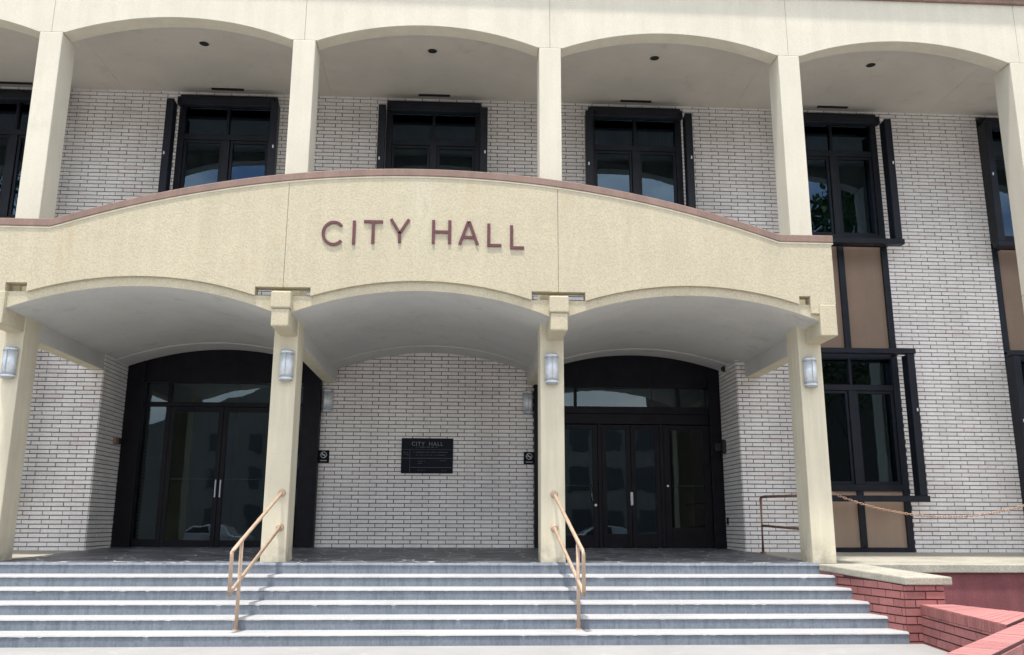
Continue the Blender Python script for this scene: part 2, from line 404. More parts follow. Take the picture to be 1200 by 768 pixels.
# recess centre wall and return walls
part(brick_wall('brick_wall', -3.0, 1.47, zl(RECESS)-.01, 5.5, RECESS, [], seed=5))
part(brick_wall('brick_wall', WALL+.002, RECESS+.2, zl(WALL)-.012, 5.35, BX0+.003, [], axis='y', face=1, seed=8, thick=.012))
part(brick_wall('brick_wall', WALL+.002, RECESS+.2, zl(WALL)-.012, 5.35, BX1-.003, [], axis='y', face=-1, seed=9, thick=.012))

# piers, from the landing to the arcade springing
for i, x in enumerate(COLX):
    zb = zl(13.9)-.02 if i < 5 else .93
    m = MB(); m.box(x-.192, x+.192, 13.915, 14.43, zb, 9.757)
    m2 = MB(); m2.box(x-.192, x+.192, 13.915, 14.43, zb, 5.5, 0); m2.box(x-.192, x+.192, 13.915, 14.43, 5.5004, 9.757, 1); m.bm.free()  # lower shaft yellower, upper whiter: shade and sunlight put into the colours
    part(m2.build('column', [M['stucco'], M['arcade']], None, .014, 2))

# arcade wall with segmental arches, one panel per bay (control joints on the pier centre lines)
ZT = 10.93
for k, xa in enumerate(COLX):
    xb = xa + 4.292; mm = (xa+xb)/2; m = MB()
    xs = [xa+.0025, xa+.205] + [mm-1.94+3.88*j/28 for j in range(29)] + [xb-.205, xb-.0025]
    bot = []
    for x in xs:
        if x < xa+.2 or x > xb-.2: bot.append(9.76)
        elif abs(x-mm) > 1.9405: bot.append(9.76)
        else: bot.append(arc(x, mm, 1.941, 10.115, .352))
    m.strip([(x, ZT) for x in xs], list(zip(xs, bot)), 13.92, 14.24)
    part(m.build('arcade_panel', M['arcade'], None, .004, 1))
m = MB(); m.box(-12, 19, 13.95, 14.4, 9.9, ZT-.002); 
for x in COLX: pass
m.bm.free()
for x in COLX:
    m = MB(); m.box(x-.01, x+.01, 13.930, 14.22, 9.765, ZT-.004); part(m.build('joint_filler', M['mortar']))
# cornice
m = MB(); m.box(-12.2, 19.4, 13.865, 14.6, ZT+.001, ZT+.13); m.box(-12.2, 19.4, 13.80, 14.6, ZT+.1305, ZT+.30)
part(m.build('cornice', M['cap'], None, .012))
m = MB(); m.box(-15, 17.5, 14.61, 30, ZT+.05, ZT+.28); part(m.build('roof', M['roof']))
# loggia ceiling in panels
for k in range(-1, 7):
    xa = 1.41 + 4.292*(k-3)
    m = MB(); m.box(xa+.002, xa+4.290, 14.242, WALL+.02, 10.33, 10.45); part(m.build('ceiling_panel', M['ceiling']))
m = MB(); m.box(-15, 19, 14.43, WALL+.3, 10.452, 10.6); part(m.build('ceiling_backing', M['black']))
for i, xc in enumerate(WIN):
    m = MB(); m.box(xc-.33, xc+.33, 16.86, 16.93, 10.312, 10.331)
    part(m.build('ceiling_vent', M['black']))
    if i > 5: continue
    bm = MB(); rr = .088
    ring = [(.088, 0), (.105, 0), (.105, -.008), (.088, -.012)]
    x0, y0, z0 = xc+.02, 15.13, 10.327
    n = 28
    vs = [[bm.bm.verts.new((x0+r*math.cos(2*PI*j/n), y0+r*math.sin(2*PI*j/n), z0+dz)) for j in range(n)] for r, dz in [(.03, .06), (.075, .05), (.088, -.001), (.092, -.010), (.108, -.010), (.112, .002)]]
    for ai, (a, b) in enumerate(zip(vs, vs[1:])):
        for j in range(n):
            f = bm.bm.faces.new((a[j], a[(j+1) % n], b[(j+1) % n], b[j])); f.smooth = True; f.material_index = 0 if ai < 2 else 1
    f = bm.bm.faces.new(vs[0]); f.material_index = 2
    # the can projects 1 cm below the ceiling sheet
    for v in bm.bm.verts: v.co.z -= .055 if False else 0
    o = bm.build('ceiling_light', [M['black'], M['ceiling'], M['steelrim']]); part(o)
    o2 = MB(); o2.tube([(x0, y0, z0-.004), (x0, y0, z0+.003)], .087, 24); ob = o2.build('lamp_opening', M['black']); adopt(city, ob); 
    ob.parent = o; ob.matrix_parent_inverse = Matrix.Identity(4); 

# ---- canopy: three barrel vaults carried on beams
CX = [x+.04 for x in COLX[1:5]]; CX[0] = -7.13
CX = [-7.13, -2.842, 1.452, 5.77]
def vz(x, mm, h): return arc(x, mm, h, 5.107, .374)
for k in range(3):
    xa, xb = CX[k]+.12, CX[k+1]-.12; mm = (CX[k]+CX[k+1])/2; h = (xb-xa)/2; m = MB()
    xs = [xa+(xb-xa)*j/36 for j in range(37)]
    bot = [(x, vz(x, mm, h)) for x in xs]
    topz = [(x, max(vz(x, mm, h)+.148, 4.99)) for x in xs]
    # front lip
    m.strip(topz, bot, 13.295, 13.50, 0, 1)
    m.strip([(x, z-.002) for x, z in topz], [(x, z+.0) for x, z in bot], 13.501, RECESS+.3, 1, 1)
    o = m.build('canopy_vault', [M['pebble'], M['vault']])
    for f in o.data.polygons: f.use_smooth = False
    part(o)
    # shallow rib where the vault meets the recess wall
    m = MB(); m.strip([(x, z+.01) for x, z in bot], [(x, z-.016) for x, z in bot], 17.62, 18.30)
    part(m.build('vault_rib', M['vault'], None, .006, 1))
for k, x in enumerate(CX):
    m = MB(); yb = 17.1 if k in (0, 3) else RECESS
    hw = .135
    m.box(x-hw, x+hw, 13.16 if k in (1, 2) else 13.235, 14.44, 4.475, 4.76 if k in (1, 2) else 4.984, 0)
    m.box(x-hw+.002, x+hw-.002, 14.441, yb, 4.43, 4.80, 1)
    if k in (1, 2): m.box(x-hw-.018, x+hw+.018, 13.14, 13.50, 4.761, 5.03, 0)
    o = m.build('canopy_beam', [M['pebble'], M['vault'], M['capedge']], None, .026 if k in (1, 2) else .018, 4)
    for f in o.data.polygons:
        if f.normal.z < -.9 and f.center.y > 14.5: f.material_index = 2
    part(o)
# parapet of the canopy with arched top and scalloped bottom, three panels with joints
TOPR = 17.35
def capz(x):
    d = abs(x+.70)
    z = 7.125 - (TOPR - math.sqrt(TOPR**2 - d*d))
    return max(z, 6.146)
XL, XR = -7.32, 5.91
joints = [XL, -2.842, 1.452, XR]
def fbot(x):
    # scalloped underside following the vault lips, squared off above each beam
    for j, cx in enumerate(CX):
        if j in (1, 2) and abs(x-cx) < .425: return 5.12
    if -7.02 < x < -6.70: return 5.12
    if 5.318 < x < 5.50: return 5.12
    if 5.50 <= x < 5.634: return 4.84
    if x <= -7.02 or x >= 5.634: return 4.986
    for k in range(3):
        if CX[k] <= x <= CX[k+1]:
            mm = (CX[k]+CX[k+1])/2; h = (CX[k+1]-CX[k])/2-.12
            return vz(x, mm, h)+.150
brk = [5.634, -7.02, -6.70, CX[1]-.425, CX[1]+.425, CX[2]-.425, CX[2]+.425, 5.318, 5.50]
fasc = []
for k in range(3):
    a = joints[k]+(.003 if k else 0); b = joints[k+1]-(.003 if k < 2 else 0)
    xs = sorted(set([a+(b-a)*j/60 for j in range(61)] + [q+e for q in brk for e in (-.0008, .0008) if a < q < b]))
    m = MB(); m.strip([(x, capz(x)-.153) for x in xs], [(x, fbot(x)) for x in xs], 13.25, 13.46)
    o = m.build('canopy_parapet', M['pebble'], None, .004, 1); part(o); fasc.append(o)
for x in joints[1:3]:
    m = MB(); m.box(x-.006, x+.006, 13.262, 13.45, 5.13, capz(x)-.158); part(m.build('joint_filler', M['mortar']))
xs = [XL-.03+(XR-XL+.06)*j/90 for j in range(91)]
m = MB(); m.strip([(x, capz(x)-.1225) for x in xs], [(x, capz(x)-.1525) for x in xs], 13.240, 13.47); part(m.build('parapet_trim', M['capedge'], None, .006, 1))
m = MB(); m.strip([(x, capz(x)) for x in xs], [(x, capz(x)-.122) for x in xs], 13.228, 13.50); part(m.build('parapet_cap', M['cap'], None, .012, 2))
# side parapets of the canopy
for x in (XL, XR-.2):
    m = MB(); m.box(x+.003, x+.197, 13.462, 17.08, 4.99, 5.35); part(m.build('canopy_side', M['pebble']))

# ---- windows
def room(x0, x1, z0, z1, y0, y1, name='room_interior'):
    m = MB(); t = .05
    m.box(x0-t, x0, y0, y1, z0, z1); m.box(x1, x1+t, y0, y1, z0, z1); m.box(x0, x1, y1, y1+t, z0, z1)
    m.box(x0-t, x1+t, y0, y1+t, z0-t, z0); m.box(x0-t, x1+t, y0, y1+t, z1, z1+t)
    return part(m.build(name, M['room']))
def frame_ring(m, x0, x1, z0, z1, y0, y1, w):
    m.box(x0, x0+w, y0, y1, z0, z1); m.box(x1-w, x1, y0, y1, z0, z1)
    m.box(x0+w, x1-w, y0, y1, z0, z0+w); m.box(x0+w, x1-w, y0, y1, z1-w, z1)
def window(xc, z0, z1, tz0, tz1, hood_out, curtains):
    """z0..z1 window height, tz0..tz1 transom bar"""
    YW = WALL
    m = MB()
    frame_ring(m, xc-WH+.002, xc+WH-.002, z0, z1, YW-.03, YW+.12, .13)
    m.box(xc-WH+.13, xc+WH-.13, YW-.01, YW+.12, tz0, tz1)          # transom
    m.box(xc-.075, xc+.075, YW-.02, YW+.12, z0+.13, tz0)            # lower mullion
    m.box(xc-.03, xc+.03, YW-.01, YW+.12, tz1, z1-.13)             # upper mullion
    for s in (-1, 1):                                              # inner sashes
        a, b = sorted((xc+s*.077, xc+s*(WH-.132)))
        frame_ring(m, a, b, z0+.132, tz0-.002, YW+.02, YW+.10, .055)
    f = m.build('window', M['dark'], None, .006, 1); part(f)
    gm = MB()
    for s in (-1, 1):
        a, b = sorted((xc+s*.12, xc+s*(WH-.18))); gm.box(a, b, YW+.055, YW+.063, z0+.18, tz0-.05)
        a, b = sorted((xc+s*.028, xc+s*(WH-.128))); gm.box(a, b, YW+.055, YW+.063, tz1-.005, z1-.125)
    p = gm.build('pane', M['glass']); p.parent = f
    # stand-off sun frame in front of the window
    m = MB(); yf, yb = 16.62, 16.80
    hw = 1.12
    zt = hood_out
    for s in (-1, 1):
        a, b = sorted((xc+s*(hw-.15), xc+s*hw)); m.box(a, b, yf, yf+.05, z0-.1, zt)
        a, b = sorted((xc+s*(hw-.138), xc+s*(hw-.012))); m.box(a, b, yf+.0505, yb+.08, z0-.1, zt-.01)
    m.box(xc-hw-.03, xc+hw+.03, yf-.02, yb, z0-.215, z0-.10)       # sill rail
    if z0 > 5: m.box(xc-.97, xc+.97, 16.80, 16.95, zt-.03, zt+.14)
    else: m.box(xc-hw-.03, xc+hw+.03, yf-.02, yb-.02, zt+.001, zt+.10)          # head rail
    for s in (-1, 1):                                              # brackets back to the wall
        for z in (z0-.19, zt+.02):
            a, b = sorted((xc+s*(WH-.12), xc+s*(WH-.06))); m.box(a, b, yb, YW+.02, z, z+.05)
    o = m.build('sun_frame', M['dark'], None, .008, 1); o.parent = f
    for s, zf in ((1, .55), (-1, .48)):
        q = MB(); q.box(xc+s*(hw-.05)-.012, xc+s*(hw-.05)+.012, yf-.02, yf-.0005, z0+(z1-z0)*zf, z0+(z1-z0)*zf+.06); c = q.build('latch', M['steel']); c.parent = f
    if curtains:
        m = MB(); n = 60
        for (a, b) in curtains:
            pts = [(xc+a+(b-a)*j/n, YW+.35+.03*math.sin(j*1.3)+.012*math.sin(j*2.9)) for j in range(n+1)]
            for p0, p1 in zip(pts, pts[1:]):
                m.poly([(p0[0], p0[1], z0+.02), (p1[0], p1[1], z0+.02), (p1[0], p1[1], z1-.02), (p0[0], p0[1], z1-.02)])
        c = m.build('curtain', M['curtain']); c.parent = f
    return f
for i, xc in enumerate(WIN):
    window(xc, 7.38, 10.18, 9.28, 9.40, 9.95, [(-.9, -.5), (.35, .9)] if i in (0, 3, 4) else [])
    # box behind the head up to the ceiling
    m = MB(); m.box(xc-.97, xc+.97, 16.96, WALL+.05, 10.12, 10.205); o = m.build('window_hood', M['dark'], None, .006, 1); part(o)
    if i in (0, 4, 5):
        # spandrel panel between the storeys
        zs0, zs1 = 5.03, 7.25
        m = MB()
        for s in (-1, 1):
            a, b = sorted((xc+s*(WH-.13), xc+s*(WH-.002))); m.box(a, b, WALL-.035, WALL+.12, zs0, zs1)
        m.box(xc-.065, xc+.065, WALL-.03, WALL+.12, zs0, zs1)
        fr = m.build('spandrel_frame', M['dark'], None, .006, 1); part(fr)
        m = MB(); m.box(xc-WH+.13, xc-.065, WALL+.02, WALL+.10, zs0, zs1); m.box(xc+.065, xc+WH-.13, WALL+.02, WALL+.10, zs0, zs1)
        p = m.build('spandrel_panel', M['spandrel']); p.parent = fr
        window(xc, 2.20, 4.98, 4.20, 4.32, 4.88, [(-.9, -.3), (.22, .52), (.6, .9)])
        zb = zl(WALL) if xc < 0 else .99
        m = MB()
        for s in (-1, 1):
            a, b = sorted((xc+s*(WH-.13), xc+s*(WH-.002))); m.box(a, b, WALL-.035, WALL+.12, zb, 2.2)
        m.box(xc-.065, xc+.065, WALL-.03, WALL+.12, zb+.13, 2.2)
        m.box(xc-WH+.13, xc+WH-.13, WALL-.03, WALL+.12, zb, zb+.13)
        fr = m.build('base_frame', M['dark'], None, .006, 1); part(fr)
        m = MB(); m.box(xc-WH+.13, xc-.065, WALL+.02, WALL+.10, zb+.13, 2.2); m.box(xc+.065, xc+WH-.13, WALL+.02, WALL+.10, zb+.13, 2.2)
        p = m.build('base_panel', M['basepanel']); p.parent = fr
        room(xc-1.4, xc+1.4, 2.0, 5.1, WALL+.31, WALL+3)
    room(xc-1.4, xc+1.4, 7.2, 10.25, WALL+.31, WALL+3)

# ---- entrance bays
YD = 18.44
def bay(x0, x1, kind):
    zb = zl(YD)-.01; h = x1-x0; mc = (x0+x1)/2
    m = MB()
    if kind == 'left':
        jl = .37; tz0, tz1, hz0, hz1 = 3.90, 3.99, 4.40, 4.60
        xa, xb = x0+jl, x1-jl
        m.box(x0+.004, xa, YD-.16, YD+.14, zb, 5.3); m.box(xb, x1-.004, YD-.16, YD+.14, zb, 5.3)
        m.box(xa, xb, YD-.10, YD+.12, hz0, 5.3)
        m.box(xa, xb, YD-.06, YD+.08, tz0, tz1)
        s1, s2 = xa+.50, xb-.50
        for x in (s1, s2): m.box(x-.045, x+.045, YD-.05, YD+.08, zb, tz0); m.box(x-.03, x+.03, YD-.05, YD+.08, tz1, hz0)
        m.box(xa, s1-.045, YD-.04, YD+.06, zb, zb+.16); m.box(s2+.045, xb, YD-.04, YD+.06, zb, zb+.16)
        panes = [(xa, s1-.045, zb+.16, tz0), (s2+.045, xb, zb+.16, tz0), (xa, s1-.03, tz1, hz0), (s1+.03, s2-.03, tz1, hz0), (s2+.03, xb, tz1, hz0)]
        mid = (s1+s2)/2; doors = [(s1+.045, mid-.004, tz0, .09, .05, 1), (mid+.004, s2-.045, tz0, .09, .05, -1)]
    else:
        jl = .39; tz0, tz1, hz0, hz1 = 3.62, 3.99, 4.40, 4.66
        xa, xb = x0+jl, x1-.26
        m.box(x0+.004, xa, YD-.16, YD+.14, zb, 5.3); m.box(xb, x1-.004, YD-.16, YD+.14, zb, 5.3)
        m.box(xa, xb, YD-.10, YD+.12, hz0, 5.3)
        m.box(xa, xb, YD-.07, YD+.08, tz0+.22, tz1); m.box(xa, xb, YD-.055, YD+.08, tz0, tz0+.217)
        for x in (2.36, 4.58): m.box(x-.028, x+.028, YD-.05, YD+.08, tz1, hz0)
        panes = [(xa, 2.332, tz1, hz0), (2.388, 4.552, tz1, hz0), (4.608, xb, tz1, hz0)]
        for x in (2.86, 4.18): m.box(x-.04, x+.04, YD-.05, YD+.08, zb, tz0)
        doors = [(xa, 2.816, tz0-.01, .11, .17, 2), (2.904, 3.516, tz0-.01, .10, .20, 0), (3.524, 4.136, tz0-.01, .10, .20, 0), (4.224, xb, tz0-.01, .13, .33, 3)]
    fr = m.build('entrance_frame', M['doorframe'], None, .006, 1); part(fr)
    gm = MB()
    for a, b, c, d in panes: gm.box(a-.01, b+.01, YD+.01, YD+.018, c-.01, d+.01)
    p = gm.build('pane', M['doorglass']); p.parent = fr
    for j, (a, b, zt, w, bot, hk) in enumerate(doors):
        d = MB(); y0, y1 = YD-.035, YD+.03
        d.box(a, a+w, y0, y1, zb+.012, zt-.004); d.box(b-w, b, y0, y1, zb+.012, zt-.004)
        d.box(a+w, b-w, y0, y1, zb+.012, zb+.012+bot+.08); d.box(a+w, b-w, y0, y1, zt-.11, zt-.004)
        do = d.build('entrance_door', M['doorframe'], None, .005, 1); part(do)
        q = MB(); q.box(a+w-.01, b-w+.01, y0+.03, y0+.036, zb+.08, zt-.1); go = q.build('door_glass', M['doorglass']); go.parent = do
        hb = MB()
        if hk in (1, -1, 2, 3):
            zz = 2.33 if kind == 'right' else 2.42
            hb.box(a+w, b-w, y1+.02, y1+.05, zz-.012, zz+.012)      # push bar inside the glass
            q = hb.build('push_bar', M['chrome']); q.parent = do; hb = MB()
            if hk == 2:
                x = b-.10; hb.tube([(x, y0, 2.37), (x-.02, y0-.07, 2.36), (x-.05, y0-.08, 2.28), (x-.05, y0-.08, 2.12), (x-.02, y0-.07, 2.02), (x+.01, y0, 2.01)], .014, 8)
                hb.tube([(x+.04, y0-.02, 1.93), (x+.04, y0, 1.93)], .028, 12)
            elif hk == 3:
                hb.tube([(a+.06, y0-.02, 2.33), (a+.06, y0, 2.33)], .025, 12); pass
            else:
                x = b-.045 if hk == 1 else a+.045
                hb.box(x-.012, x+.012, y0-.04, y0-.001, 2.05, 2.4)
            q = hb.build('door_handle', M['steelrim' if hk in (1, -1) else 'chrome']); q.parent = do
        elif j == 1:
            hb.box(b-.026, b+.026, y0-.018, y0-.001, 1.93, 2.20); hb.tube([(b, y0-.05, 2.0), (b, y0-.012, 2.0)], .024, 10); hb.tube([(b, y0-.03, 2.13), (b, y0-.012, 2.13)], .018, 10)
            q = hb.build('door_handle', M['chrome']); q.parent = do
    return fr
bay(BX0, -3.0, 'left'); bay(1.47, BX1, 'right')
# lobby behind the glass
m = MB(); m.box(-9, 8, 24.0, 24.2, .9, 5.4); m.box(-9.2, -9, 18.9, 24.2, .9, 5.4); m.box(8, 8.2, 18.9, 24.2, .9, 5.4)
m.box(-9, 8, 18.61, 24.2, .8, .9); m.box(-9, 8, 18.8, 24.2, 5.4, 5.6)
for x in (-5.9, -4.2, 2.3, 3.05, 4.6): m.box(x, x+.5, 21.0, 21.3, .9, 4.8)
part(m.build('lobby_interior', m_simple('lobby_paint', (.05, .055, .055), .8)))
m = MB(); m.box(-16, 18, 24.3, 30, 0, 10.9); part(m.build('building_core', M['houseplaster']))
for xa, xb in ((-15.3, -15.01), (17.01, 17.3)):
    m = MB(); m.box(xa, xb, 14.5, 30, 0, 10.9); part(m.build('side_wall', M['arcade']))

# ------------------------------------------------------------------ CITY HALL lettering
sign = thing('sign_lettering', (-.7, 13.2, 6.04), 'maroon raised capitals reading CITY HALL on the arched canopy front', 'sign')
W_ = .047; YF, YB = 13.228, 13.2490
def bar(m, a, b, w=W_):
    d = Vector((b[0]-a[0], 0, b[1]-a[1])).normalized(); n = Vector((-d.z, 0, d.x))*w/2
    pts = []
    A = Vector((a[0], 0, a[1])); B = Vector((b[0], 0, b[1]))
    m.hull8([(q.x, y, q.z) for q, y in ((A-n, YF), (A+n, YF), (A-n, YB), (A+n, YB), (B-n, YF), (B+n, YF), (B-n, YB), (B+n, YB))])
def letter(ch, x0, x1, z0, z1):
    m = MB(); h = W_/2
    if ch == 'C':
        cx, cz, rx, rz = (x0+x1)/2+.02, (z0+z1)/2, (x1-x0)/2+.01-h, (z1-z0)/2-h; n = 26; a0, a1 = R(40), R(320)
        P = [(cx+rx*math.cos(a0+(a1-a0)*j/n), cz+rz*math.sin(a0+(a1-a0)*j/n)) for j in range(n+1)]
        O = [(cx+(rx+h)*math.cos(a0+(a1-a0)*j/n), cz+(rz+h)*math.sin(a0+(a1-a0)*j/n)) for j in range(n+1)]
        I = [(cx+(rx-h)*math.cos(a0+(a1-a0)*j/n), cz+(rz-h)*math.sin(a0+(a1-a0)*j/n)) for j in range(n+1)]
        m.strip(O, I, YF, YB)
    elif ch == 'I': bar(m, ((x0+x1)/2, z0), ((x0+x1)/2, z1))
    elif ch == 'T': bar(m, (x0, z1-h), (x1, z1-h)); bar(m, ((x0+x1)/2, z0), ((x0+x1)/2, z1-2*h))
    elif ch == 'Y':
        c = (x0+x1)/2; bar(m, (c, z0), (c, z0+.17)); bar(m, (c, z0+.155), (x0+.03, z1)); bar(m, (c, z0+.1551), (x1-.03, z1))
    elif ch == 'H': bar(m, (x0+h, z0), (x0+h, z1)); bar(m, (x1-h, z0), (x1-h, z1)); bar(m, (x0+2*h, (z0+z1)/2), (x1-2*h, (z0+z1)/2))
    elif ch == 'A':
        c = (x0+x1)/2; bar(m, (x0+.025, z0), (c-.006, z1)); bar(m, (x1-.025, z0), (c+.006, z1+.0001)); bar(m, (x0+.085, z0+.12), (x1-.085, z0+.12))
    elif ch == 'L': bar(m, (x0+h, z0), (x0+h, z1)); bar(m, (x0+2*h, z0+h), (x1, z0+h))
    # studs holding the letter off the wall
    for z in (z0+.06, z1-.06):
        xx = (x0+x1)/2 if ch in 'ITY' else x0+h
        if ch == 'Y' and z > (z0+z1)/2: continue
        if ch == 'C': xx, z = x0+.035, (z0+z1)/2
        if ch == 'A': xx = x0+.05; z = z0+.05
        m.tube([(xx, YB, z), (xx, 13.252, z)], .008, 6)
    o = m.build('letter_'+ch.lower(), M['letter'], None, .004, 1); adopt(sign, o); return o
for ch, a, b, z0, z1 in (('C', -2.30, -1.95, 5.80, 6.215), ('I', -1.826, -1.746, 5.83, 6.225), ('T', -1.636, -1.337, 5.85, 6.237), ('Y', -1.241, -.896, 5.87, 6.265),
                         ('H', -.560, -.256, 5.872, 6.262), ('A', -.143, .190, 5.865, 6.252), ('L', .318, .543, 5.838, 6.222), ('L', .682, .906, 5.805, 6.202)):
    letter(ch, a, b, z0, z1)

# ------------------------------------------------------------------ wall lamps
def lamp_proto():
    root = thing('wall_lamp', (0, 0, 0), 'x', 'wall lamp')
    def half(m, r0, r1, z0, z1, n=20, mi=0):
        a = [m.bm.verts.new((r0*math.cos(PI+PI*j/n)*1.0, -.03+r0*math.sin(PI+PI*j/n), z0)) for j in range(n+1)]
        b = [m.bm.verts.new((r1*math.cos(PI+PI*j/n)*1.0, -.03+r1*math.sin(PI+PI*j/n), z1)) for j in range(n+1)]
        for j in range(n): f = m.bm.faces.new((a[j], a[j+1], b[j+1], b[j])); f.smooth = True
        m.bm.faces.new(a[::-1]); m.bm.faces.new(b); m.bm.faces.new((a[0], b[0], b[-1], a[-1]))
    m = MB(); half(m, .108, .108, .075, .425); o = m.build('shade', M['steel']); o.parent = root
    for z0, z1 in ((.02, .055), (.445, .48)):
        m = MB(); half(m, .112, .112, z0, z1); o = m.build('end_band', M['steel']); o.parent = root
    for z0, z1 in ((.0, .02), (.055, .075), (.425, .445), (.48, .492)):
        m = MB(); half(m, .113 if z0 in (.055, .425) else .10, .113 if z0 in (.055, .425) else .10, z0, z1); o = m.build('rim', M['steelrim']); o.parent = root
    m = MB(); m.box(-.035, .035, -.03, -.001, .03, .46); m.box(-.062, .062, -.029, -.002, .12, .38); o = m.build('back_plate', M['plastic']); o.parent = root
    m = MB(); m.box(-.0045, .0045, -.150, -.134, .078, .422); o = m.build('seam', M['steelrim']); o.parent = root
    return root
LP = lamp_proto()
def dup(root, loc, label, group):
    r = root.copy(); C.objects.link(r); r.location = loc; r['label'] = label; r['group'] = group
    for ch in list(root.children):
        c = ch.copy(); C.objects.link(c); c.parent = r
    return r
lamps = [((-7.13, 13.913, 3.735), 'silver cylinder lamp on the leftmost cream entrance pier'),
         ((-2.84, 13.913, 3.745), 'silver cylinder lamp on the pier left of the plaque, above the left handrail'),
         ((1.40, 13.913, 3.745), 'silver cylinder lamp on the pier right of the plaque, above the right handrail'),
         ((5.665, 13.913, 3.745), 'silver cylinder lamp on the rightmost entrance pier beside the lower window'),
         ((-2.87, RECESS-.014, 3.80), 'dull shaded lamp on the recessed brick wall beside the left doors'),
         ((1.345, RECESS-.014, 3.81), 'dull shaded lamp on the recessed brick wall near the right doors')]
for i, (l, lab) in enumerate(lamps):
    if i == 0:
        LP.location = l; LP['label'] = lab; LP['group'] = 'silver wall lamps'
    else: dup(LP, l, lab, 'silver wall lamps')

# ------------------------------------------------------------------ plaque and small signs
pl = thing('plaque', (-.765, RECESS-.02, 2.56), 'black rectangular plaque headed CITY HALL on the recessed brick wall', 'plaque')
m = MB(); m.box(-1.30, -.225, RECESS-.045, RECESS-.013, 2.56, 3.285); o = m.build('plate', M['plaque'], None, .004, 1); adopt(pl, o)
m = MB(); yp0, yp1 = RECESS-.0475, RECESS-.0455
zz = lambda fr: 3.285 - .725*fr
m.box(-1.29, -.235, yp0, yp1, zz(.325)-.003, zz(.325)+.003); m.box(-1.29, -.235, yp0, yp1, zz(.57)-.008, zz(.57)+.004); m.box(-1.12, -.235, yp0, yp1, zz(.83)-.007, zz(.83)+.003)
m.box(-1.125, -1.117, yp0-.0005, yp1, 2.57, zz(.33))
o = m.build('ruled_line', M['printdim']); adopt(pl, o)
m = MB(); rnd = random.Random(4)
for fr, a, b, hgt in ((.255, -1.0, -.55, .022), (.40, -1.05, -.35, .016), (.48, -1.0, -.4, .016), (.66, -.95, -.8, .012), (.72, -.95, -.85, .012), (.64, -.5, -.38, .012), (.91, -.95, -.78, .012), (.92, -.45, -.36, .012), (.41, -1.25, -1.16, .02), (.47, -1.24, -1.16, .02)):
    x = a
    while x < b:
        w = rnd.uniform(.012, .02); m.box(x, x+w, yp0, yp1, zz(fr)-hgt/2, zz(fr)+hgt/2); x += w + (.03 if rnd.random() < .2 else .006)
o = m.build('small_print', M['printdim']); adopt(pl, o)
def text(s, size, x, y, z, mt, name, parent, ext=.002):
    cu = bpy.data.curves.new(name, 'FONT'); cu.body = s; cu.size = size; cu.extrude = ext; cu.align_x = 'CENTER'; cu.space_character = 1.15
    o = bpy.data.objects.new('tmp', cu); C.objects.link(o)
    dg = bpy.context.evaluated_depsgraph_get(); me = bpy.data.meshes.new_from_object(o.evaluated_get(dg)); bpy.data.objects.remove(o)
    me.transform(Matrix.Translation((x, y, z)) @ Matrix.Rotation(PI/2, 4, 'X')); me.materials.clear()
    q = link(name, me, None, [mt]); adopt(parent, q); return q
for w_, x_ in (('CITY', -.955), ('HALL', -.585)): text(w_, .115, x_, RECESS-.0465, 3.13, M['print'], 'heading', pl, .001)
for xs, lab in ((-3.0, 'small black no smoking sign at the left edge of the recessed brick wall'), (1.37, 'small black no smoking sign at the right edge of the recessed brick wall')):
    dx = .10 if xs < 0 else 0
    cx = xs+dx; s = thing('no_smoking_sign', (cx, RECESS-.02, 2.77), lab, 'sign', 'no smoking signs')
    m = MB(); m.box(cx-.115, cx+.115, RECESS-.036, RECESS-.013, 2.765, 3.02); o = m.build('plate', M['plaque'], None, .004, 1); adopt(s, o)
    m = MB(); n = 30; yy = RECESS-.0375
    O = [(cx+.068*math.cos(2*PI*j/n), 2.925+.068*math.sin(2*PI*j/n)) for j in range(n+1)]; I = [(cx+(x-cx)*.78, 2.925+(z-2.925)*.78) for x, z in O]
    for j in range(n): m.poly([(O[j][0], yy, O[j][1]), (O[j+1][0], yy, O[j+1][1]), (I[j+1][0], yy, I[j+1][1]), (I[j][0], yy, I[j][1])])
    m.poly([(cx-.045, yy-.0006, 2.955), (cx-.030, yy-.0006, 2.970), (cx+.045, yy-.0006, 2.895), (cx+.030, yy-.0006, 2.880)])
    m.poly([(cx-.045, yy-.0003, 2.918), (cx+.035, yy-.0003, 2.918), (cx+.035, yy-.0003, 2.932), (cx-.045, yy-.0003, 2.932)])
    m.box(cx-.07, cx+.07, yy, yy+.001, 2.80, 2.815)
    o = m.build('symbol', M['signwhite']); adopt(s, o)

